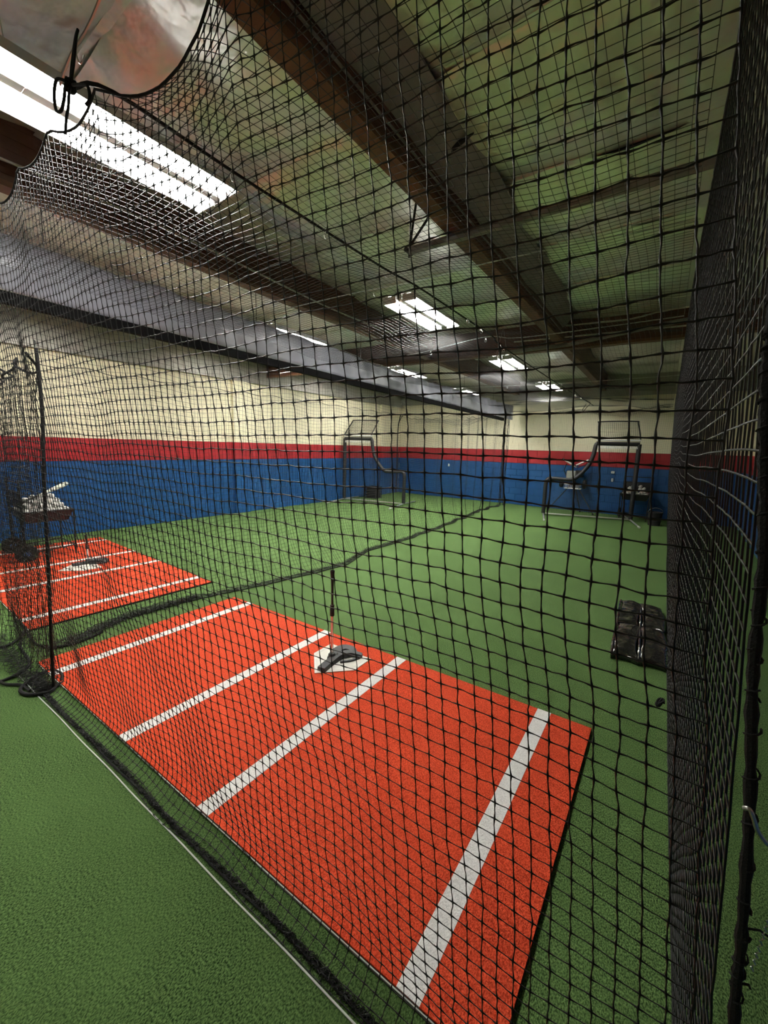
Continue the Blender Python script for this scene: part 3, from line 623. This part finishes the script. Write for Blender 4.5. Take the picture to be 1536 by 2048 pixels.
def batting_tee(loc, rz, label, h, pole='chrome'):
    t = thing('batting_tee', label, 'batting tee', loc, rz, 'batting tees')
    # foot: a thick straight foot with two curved arms
    def slab(cen, wid, hts, nm):
        cen = curve_pts([(a, b, 0) for a, b in cen], 5); n = len(cen); v = []; f = [(0, 1, 2, 3), ((n - 1) * 4 + 3, (n - 1) * 4 + 2, (n - 1) * 4 + 1, (n - 1) * 4)]
        for i, p in enumerate(cen):
            d = (cen[min(i + 1, n - 1)] - cen[max(i - 1, 0)]).normalized(); nn = Vector((-d.y, d.x, 0)); u = i / (n - 1)
            w_ = float(np.interp(u, np.linspace(0, 1, len(wid)), wid)); z0, z1 = (float(np.interp(u, np.linspace(0, 1, len(h_)), h_)) for h_ in hts)
            for k in ((1, z0), (-1, z0)): v.append(p + nn * w_ * k[0] + Vector((0, 0, k[1])))
            for k in ((-1, z1), (1, z1)): v.append(p + nn * w_ * .85 * k[0] + Vector((0, 0, k[1])))
        for i in range(n - 1):
            a, b = i * 4, i * 4 + 4; f += [(a, b, b + 1, a + 1), (a + 1, b + 1, b + 2, a + 2), (a + 2, b + 2, b + 3, a + 3), (a + 3, b + 3, b, a)]
        MB().add(v, f).build(nm, 'tee_base', t)
    slab([(.062, -.185), (.040, -.06), (.035, .05), (.08, .135), (.165, .185)], [.036, .036, .036, .03, .022], ([0, 0, 0, .008, 0], [.032, .034, .042, .040, .022]), 'foot')
    slab([(.01, -.03), (-.03, .08), (-.03, .17), (.03, .20), (.11, .165)], [.03, .045, .045, .04, .02], ([0, 0, 0, 0, .01], [.030, .034, .030, .028, .026]), 'rear_arm')
    slab([(.165, .175), (.145, .08), (.09, .0)], [.014, .011, .011], ([0, 0, 0], [.018, .014, .014]), 'side_arm')
    MB().lathe([(.03, .02), (.03, .045), (.022, .055)], (0, 0, 0), 14).build('socket', 'tee_base', t, True)
    MB().lathe([(.0115, .03), (.0115, h * .52)], (0, 0, 0), 12).build('lower_tube', pole, t, True)
    MB().lathe([(.017, h * .50), (.0185, h * .51), (.0185, h * .575), (.016, h * .585), (.0165, h * .62), (.0125, h * .625)], (0, 0, 0), 14).build('collar', 'pad', t, True)
    MB().lathe([(.009, h * .60), (.0095, h * .80), (.0125, h * .90), (.0175, h * .975), (.0185, h), (.0155, h * 1.0), (.010, h * .975)], (0, 0, 0), 14).build('ball_rest', 'pad', t, True)
    for k in (-1, 1): MB().tube([(.03 * k, .03, .04), (.03 * k, .03, .05)], .006, 6).build('bolt', 'chrome', t)
    return t
m1 = make_mat(cg(0, 0, .001), 'near orange batting mat with four white stripes inside the front net')
m2x, m2y = -4.40, .17
m2 = make_mat((m2x, m2y, .001), 'far orange batting mat in the left cage beyond the divider net')
m2.rotation_euler = (0, 0, ANG - .045)
home_plate(cg(1.829, 1.603, .022), 'white home plate under the near batting tee')
p1 = cg(1.798, 1.40)
batting_tee((p1[0], p1[1] + .004, .0285), 0, 'black and chrome batting tee on the near orange mat', .748)
c2 = Vector((-2.56, 1.27, .022))
home_plate(c2, 'white home plate on the far orange mat').rotation_euler = (0, 0, ANG - .045)
batting_tee((c2.x - .14, c2.y - .05, .0285), -.15, 'short white-poled batting tee on the far orange mat in the left cage', .40, 'plastic')

# ------------------------------------------------------------------ L screens
def l_screen(label, o, dirv, mirror):
    """local u along the base, v backwards, z up; mirror puts the tall side on the left"""
    rz = math.atan2(dirv[1], dirv[0]); t = thing('l_screen', label, 'pitching screen', (o[0], o[1], 0), rz, 'L-shaped pitching screens')
    Wd = 2.1; T = 1.97
    mx = (lambda u: Wd - u) if mirror else (lambda u: u)
    def P(lst): return [Vector((mx(u), v, z)) for u, v, z in lst]
    out = curve_pts(P([(.0, 0, .06), (.0, 0, .5), (.0, 0, .88), (.04, 0, .98), (.14, 0, 1.02), (.55, 0, 1.0), (.72, 0, 1.06), (.9, 0, 1.25), (1.02, 0, 1.45), (1.09, 0, 1.68), (1.12, 0, 1.90), (1.15, 0, 1.97)]), 4)
    MB().tube(out, .052, 10).build('padded_frame', 'pad', t, True)
    MB().tube(P([(1.13, 0, T), (2.1, 0, T)]), .052, 10).build('padded_top_bar', 'pad', t, True)
    MB().tube(P([(2.1, 0, T), (2.1, 0, .06)]), .055, 10).build('padded_post', 'pad', t, True)
    MB().tube(P([(0, 0, .05), (2.1, 0, .05)]), .02, 8).build('base_bar', 'zinc', t, True)
    for u in (0, 2.1):
        MB().tube(P([(u, -.95, .022), (u, -.7, .03), (u, 0, .05), (u, .7, .03), (u, .95, .022)]), .021, 8).build('foot', 'zinc', t, True)
        MB().lathe([(.026, -.99), (.026, -.93)], (mx(u), 0, .024), 10, 'y').build('foot_cap', 'plastic', t, True)
    # hood
    hd = P([(1.15, 0, 2.06), (1.17, .06, 2.12), (1.20, .48, 2.50), (1.27, .55, 2.56), (2.06, .55, 2.57), (2.12, .49, 2.52), (2.12, .05, 2.13), (2.1, 0, 2.06)])
    MB().tube(curve_pts(hd, 4), .017, 8).build('hood_frame', 'pad', t, True)
    MB().tube(P([(1.12, -.01, 2.06), (2.12, -.01, 2.06)]), .02, 8).build('hood_bar', 'plastic', t, True)
    MB().tube(P([(2.1, 0, T), (2.1, .0, 2.1)]), .018, 6).build('hood_stem', 'zinc', t)
    U, Vv = np.meshgrid(np.linspace(0, 1, 22), np.linspace(0, 1, 14)); A = np.zeros(U.shape + (3,)); uu = 1.16 + .94 * U + .06 * Vv
    A[..., 0] = (Wd - uu) if mirror else uu; A[..., 1] = .55 * Vv; A[..., 2] = 2.07 + .49 * Vv
    props(link('hood_net', net_mesh('hood_net', A, .0035, nref=(0, 1, 0)), 'cord', t), kind='stuff')
    # main netting: tall part and low part
    def panel(u0, u1, ztop, nm):
        nu = int((u1 - u0) / .043) + 1; nv = 46; U, Vv = np.meshgrid(np.linspace(u0, u1, nu), np.linspace(0, 1, nv)); A = np.zeros(U.shape + (3,))
        zt = ztop(U); A[..., 0] = (Wd - U) if mirror else U; A[..., 1] = .02 + .02 * np.sin(U * 9) * Vv; A[..., 2] = .07 + (zt - .07) * Vv
        props(link(nm, net_mesh(nm, A, .0016, nref=(0, 1, 0)), 'cord', t), kind='stuff')
    panel(.03, 2.07, lambda u: np.interp(u, [0, .14, .55, .72, .9, 1.02, 1.09, 1.12, 2.1], [.95, 1.0, .98, 1.04, 1.23, 1.43, 1.66, 1.93, 1.93]), 'screen_net')
    mb = MB()
    for i in range(26):
        u = 1.17 + i * .035; mb.tube(P([(u, -.04, T - .055), (u + .012, -.05, T - .12)]), .009, 4)
    props(mb.build('lacing', 'plastic', t), kind='stuff')
    mb = MB()
    for i in range(16):
        z = .25 + i * .1; mb.tube([Vector((mx(2.1) + .05 * math.cos(q), .05 * math.sin(q), z + .01 * q)) for q in np.linspace(0, 6.2, 9)], .004, 4)
    mb.build('strap', 'cord', t)
    return t
l_screen('black padded L-shaped pitching screen before the far wall in the right cage', (.88, 10.75), (2.02, .60), False)
l_screen('black padded L-shaped pitching screen with its tall side left, in the left cage', (-4.93, 9.06), (1.9, .34), True)

# ------------------------------------------------------------------ pitching machine
t = thing('pitching_machine', 'tripod pitching machine with a V-shaped feed behind the right L-shaped screen', 'pitching machine', (1.34, 12.0, 0))
for (x, y) in ((-.62, -.18), (.2, .16), (.60, -.18)):
    MB().tube([(x * .15, y * .15, .78), (x, y, .03)], .014, 8).build('leg', 'dark_steel', t, True)
    MB().lathe([(.022, 0), (.022, .04)], (x, y, 0.0), 8).build('rubber_foot', 'rubber', t)
MB().lathe([(.05, .70), (.05, .86), (.03, .92)], (0, 0, 0), 12).build('pivot', 'dark_steel', t, True)
MB().box((-.08, 0, 1.08), (.26, .26, .24), ch=.02).build('motor_housing', 'zinc', t)
MB().box((.12, .02, 1.12), (.20, .24, .20), ch=.02).build('gear_cover', 'dark_steel', t)
for s, x in ((-1, -.34), (1, .28)):
    MB().lathe([(.02, -.045), (.11, -.045), (.13, -.025), (.13, .025), (.11, .045), (.02, .045)], (x, 0, .83), 18, 'x').build('drive_wheel', 'rubber', t, True)
def plank(p0, p1, w_, nm, m_):
    a, b = Vector(p0), Vector(p1); d = (b - a).normalized(); sdir = Vector((0, 1, 0)); up = d.cross(sdir)
    v = []
    for p in (a, b):
        for su, ss in ((-.015, -1), (-.015, 1), (.015, 1), (.015, -1)): v.append(p + up * su + sdir * ss * w_ / 2)
    MB().add(v, [(0, 1, 2, 3), (7, 6, 5, 4), (0, 4, 5, 1), (1, 5, 6, 2), (2, 6, 7, 3), (3, 7, 4, 0)]).build(nm, m_, t)
plank((-.36, -.05, 1.54), (-.03, -.05, 1.37), .10, 'feed_arm', 'dark_steel'); plank((.02, -.05, 1.36), (.36, -.05, 1.54), .10, 'feed_arm', 'dark_steel')
plank((-.30, .10, 1.47), (0, .10, 1.30), .07, 'feed_arm', 'zinc'); plank((.04, .10, 1.30), (.36, .1, 1.44), .07, 'feed_arm', 'crimson')
MB().tube([(-.34, -.11, 1.52), (-.03, -.11, 1.37)], .018, 6).build('feed_rail', 'plastic', t); MB().tube([(.03, -.11, 1.37), (.34, -.11, 1.53)], .018, 6).build('feed_rail', 'plastic', t)
MB().tube([(.03, -.11, 1.37), (.06, -.10, 1.47), (.16, -.1, 1.46)], .008, 6).build('trigger', 'crimson', t)
MB().tube([(-.25, 0, 1.40), (-.3, -.02, 1.2), (-.2, -.03, 1.0)], .012, 6).build('cable', 'rubber', t, True)
# slatted basket under the head
bk = D.objects.new('basket', None); C.objects.link(bk); bk.parent = t; bk.location = (0, -.16, 0)
for z in (.70, .82): MB().tube([(-.22, -.06, z), (.22, -.06, z), (.22, .12, z), (-.22, .12, z), (-.22, -.06, z)], .008, 6).build('rim', 'plastic', bk)
for i in range(13):
    x = -.21 + i * .035; MB().tube([(x, -.065, .70), (x, -.065, .82)], .004, 4).build('slat', 'plastic', bk)

# ------------------------------------------------------------------ ball carts
def make_cart():
    """front of the cart faces -y; bin .66 wide and .62 deep, tall handle at the back"""
    t = thing('ball_cart', 'x', 'ball cart', group='rolling ball carts')
    w_, d = .33, .30
    tr = [(-w_, -d, .70), (w_, -d, .70), (w_, d, .70), (-w_, d, .70)]
    mb = MB(); bt = [(-w_ * .8, -d * .8, .54), (w_ * .8, -d * .8, .54), (w_ * .8, d * .8, .54), (-w_ * .8, d * .8, .54)]
    mb.add(tr + bt, [(4, 5, 6, 7), (0, 1, 5, 4), (1, 2, 6, 5), (2, 3, 7, 6), (3, 0, 4, 7)])
    o = mb.build('ball_tray', 'dark_steel', t); sd = o.modifiers.new('thick', 'SOLIDIFY'); sd.thickness = .006
    MB().tube(tr + [tr[0]], .012, 6).build('tray_rim', 'dark_steel', t)
    for sx in (-1, 1):
        MB().tube([(sx * w_, d, .10), (sx * w_, d, 1.12), (sx * w_ * .96, d, 1.15)], .013, 6).build('rear_post', 'dark_steel', t)
        MB().tube([(sx * w_, -d, .70), (sx * w_ * .92, -d * .95, .02)], .012, 6).build('front_leg', 'dark_steel', t)
        MB().tube([(sx * w_, -d, .16), (sx * w_, d, .12)], .009, 6).build('side_rail', 'dark_steel', t)
        wh = D.objects.new('wheel', None); C.objects.link(wh); wh.parent = t; wh.location = (sx * (w_ + .03), d, .13)
        MB().lathe([(.07, -.03), (.115, -.03), (.13, -.015), (.13, .015), (.115, .03), (.07, .03)], (0, 0, 0), 20, 'x').build('tyre', 'rubber', wh, True)
        MB().lathe([(.02, -.033), (.072, -.024), (.072, .024), (.02, .033)], (0, 0, 0), 16, 'x').build('hub', 'hub', wh, True)
    MB().tube([(-w_, d, .13), (w_, d, .13)], .008, 6).build('axle', 'dark_steel', t)
    for z in (1.12, .98): MB().tube([(-w_, d, z), (w_, d, z)], .012, 6).build('handle_bar', 'dark_steel', t)
    MB().box((0, d + .0, .87), (w_ * 1.9, .008, .22)).build('back_panel', 'dark_steel', t)
    MB().tube([(-w_ * .92, -d * .95, .16), (w_ * .92, -d * .95, .16)], .009, 6).build('cross_rail', 'dark_steel', t)
    return t
cart = make_cart(); cart['label'] = 'black ball cart heaped with baseballs behind the right L-shaped screen'
cart.location = (2.92, 11.74, 0); cart.rotation_euler = (0, 0, 0)
cart2 = dup(cart, (-3.75, 1.02, 0), math.pi, 'black ball cart heaped with baseballs on the left batting mat')
# the left cart faces right, its handle towards the left wall
bm = bmesh.new(); bmesh.ops.create_icosphere(bm, subdivisions=2, radius=.037); bme = D.meshes.new('baseball'); bm.to_mesh(bme); bm.free()
bme.materials.append(M['ball']); bme.polygons.foreach_set('use_smooth', [True] * len(bme.polygons))
def fill(ct, n, lab, grp, seed, gapx=None):
    r_ = random.Random(seed); R_ = Matrix.Rotation(ct.rotation_euler.z, 3, 'Z'); c0 = Vector(ct.location); cnt = 0
    layers = [(.63, 7, 7), (.70, 7, 7), (.765, 6, 6), (.83, 5, 5), (.89, 3, 4)]
    for z, nx, ny in layers:
        for i in range(nx):
            for j in range(ny):
                if cnt >= n: return
                x = (i - (nx - 1) / 2) * .081 + r_.uniform(-.006, .006); y = (j - (ny - 1) / 2) * .076 + r_.uniform(-.004, .004)
                if gapx is not None and abs(x - gapx) < .05 and z > .7: continue
                p = c0 + R_ @ Vector((x, y, z + r_.uniform(-.004, .006)))
                o = D.objects.new('baseball', bme); C.objects.link(o); o.location = p; o.rotation_euler = (r_.uniform(0, 6), r_.uniform(0, 6), 0)
                props(o, lab, 'baseball', grp); cnt += 1
fill(cart, 165, 'white baseball in the cart behind the right L-shaped screen', 'baseballs in the right cart', 4, .02)
fill(cart2, 165, 'white baseball in the cart on the left batting mat', 'baseballs in the left cart', 5)
# bat lying across the balls of the left cart
t = thing('baseball_bat', 'pale baseball bat lying across the balls of the left cart', 'bat', (-3.43, .62, .80)); dirb = Vector((-.62, .86, .25)).normalized()
prof = [(.012, 0), (.023, .004), (.023, .018), (.0135, .03), (.0125, .26), (.017, .42), (.028, .56), (.0325, .66), (.0325, .82), (.02, .845), (.002, .85)]
qt = dirb.to_track_quat('Z', 'Y')
def bpart(pr, nm, m_):
    o = MB().lathe(pr, (0, 0, 0), 14).build(nm, m_, t, True); o.rotation_mode = 'QUATERNION'; o.rotation_quaternion = qt
t.location = (-3.36, .72, .86)
bpart(prof[:5], 'handle', 'grip'); bpart(prof[4:], 'barrel', 'bat')

# bucket beside the right cart, crate behind the left screen
def crate(label, loc, s=1.0):
    t = thing('ball_bucket', label, 'bucket', loc, .2, 'black buckets'); mb = MB()
    k = 16; pr = [(.13 * s, 0), (.155 * s, .30 * s), (.165 * s, .30 * s), (.165 * s, .33 * s), (.148 * s, .33 * s), (.122 * s, .015)]
    MB().lathe(pr, (0, 0, 0), k).build('shell', 'rubber', t, True)
    for z in (.10, .20): MB().lathe([(.142 * s, z * s), (.149 * s, (z + .01) * s), (.146 * s, (z + .02) * s)], (0, 0, 0), k).build('rib', 'rubber', t, True)
    MB().tube(curve_pts([(-.16 * s, 0, .31 * s), (-.12 * s, -.05, .40 * s), (0, -.06, .44 * s), (.12 * s, -.05, .40 * s), (.16 * s, 0, .31 * s)], 4), .005, 5).build('handle', 'wire', t, True)
    return t
crate('black bucket on the turf beside the right ball cart', (3.42, 11.18, 0), 1.0)
t = thing('equipment_stand', 'black slatted crate with two upright posts behind the left pitching screen', 'crate', (-4.62, 10.2, 0), .1)
for z in (.02, .14, .26, .38):
    MB().tube([(-.2, -.2, z), (.2, -.2, z), (.2, .2, z), (-.2, .2, z), (-.2, -.2, z)], .014, 6).build('slat', 'rubber', t)
for x, y in ((-.2, -.2), (.2, -.2), (.2, .2), (-.2, .2)): MB().tube([(x, y, 0), (x, y, .40)], .014, 6).build('corner_post', 'rubber', t)
for x in (-.1, .12): MB().tube([(x, .2, .38), (x, .2, .95)], .012, 6).build('upright', 'dark_steel', t)
MB().box((0, 0, .2), (.36, .36, .34), ch=.01).build('liner', 'rubber', t)

# ------------------------------------------------------------------ black vinyl pads at the right
t = thing('folded_vinyl_pad', 'shiny black vinyl pad lying on the turf against the side net', 'pad', (3.555, 3.0, 0), .065)
def cushion(x0, x1, y0, y1, h, seed, nm):
    nx, ny = 16, 40; g = np.random.RandomState(seed); U, Vv = np.meshgrid(np.linspace(0, 1, nx), np.linspace(0, 1, ny))
    puff = (np.sin(np.pi * U) ** .35) * (np.sin(np.pi * np.clip(Vv, 0.001, .999)) ** .18)
    Z = h * (.62 + .38 * puff) + smooth_noise(U.shape, (5, 2), .004) + .004 * np.sin(Vv * 9 + seed + U * 2) + .05 * np.exp(-(Vv / .06) ** 2) * (1 - .0 * U) * 0
    X = x0 + (x1 - x0) * U + .012 * np.sin(Vv * 5 + seed); Y = y0 + (y1 - y0) * Vv + .03 * np.sin(U * 3.1) * (Vv < .5)
    top = np.stack([X, Y, Z], -1); bot = np.stack([X, Y, np.full_like(Z, .005)], -1)
    V = np.concatenate([top.reshape(-1, 3), bot.reshape(-1, 3)]); idx = np.arange(nx * ny).reshape(ny, nx); b = idx + nx * ny
    Q = [np.stack([idx[:-1, :-1], idx[:-1, 1:], idx[1:, 1:], idx[1:, :-1]], -1).reshape(-1, 4), np.stack([b[:-1, :-1], b[1:, :-1], b[1:, 1:], b[:-1, 1:]], -1).reshape(-1, 4)]
    ring = np.concatenate([idx[0, :], idx[1:, -1], idx[-1, -2::-1], idx[-2:0:-1, 0]]); rb = ring + nx * ny
    Q.append(np.stack([rb, np.roll(rb, -1), np.roll(ring, -1), ring], -1))
    link(nm, np_mesh(nm, V, np.concatenate(Q)), 'black_vinyl', t, smooth=True)
for i, (x0, x1) in enumerate(((0, .20), (.207, .41))):
    for j, (y0, y1) in enumerate(((0, .78), (.79, 1.52))): cushion(x0, x1, y0, y1, .075, i * 2 + j + 3, 'pad_panel')
MB().tube([(.203, y, .058 + .006 * math.sin(y * 8)) for y in np.linspace(.0, 1.5, 20)], .010, 6).build('seam', 'black_vinyl', t, True)
MB().tube([(.002, y, .06 + .004 * math.sin(y * 8)) for y in np.linspace(.0, 1.5, 20)], .012, 6).build('seam', 'black_vinyl', t, True)

# small fittings on the far wall
for x, z, s, lab in ((-2.92, 1.16, (.06, .03, .09), 'small white outlet box on the far blue wall, left part'), (2.25, 1.20, (.09, .03, .07), 'white wall hook on the far blue wall above the right ball cart, upper'), (2.26, .98, (.05, .03, .10), 'white wall hook on the far blue wall above the right ball cart, lower')):
    t = thing('wall_box', lab, 'outlet', (x, YF - .018, z)); MB().box((0, 0, 0), s, ch=.005).build('cover', 'plastic', t); MB().box((0, -.017, 0), (s[0] * .4, .006, s[2] * .4), ch=.001).build('face', 'zinc', t)
t = thing('wall_box', 'small white box on the right wall beyond the corner rope', 'outlet', (XR - .02, 6.0, 1.0)); MB().box((0, 0, 0), (.03, .07, .11), ch=.005).build('cover', 'plastic', t); MB().box((-.017, 0, 0), (.006, .03, .04), ch=.001).build('face', 'zinc', t)
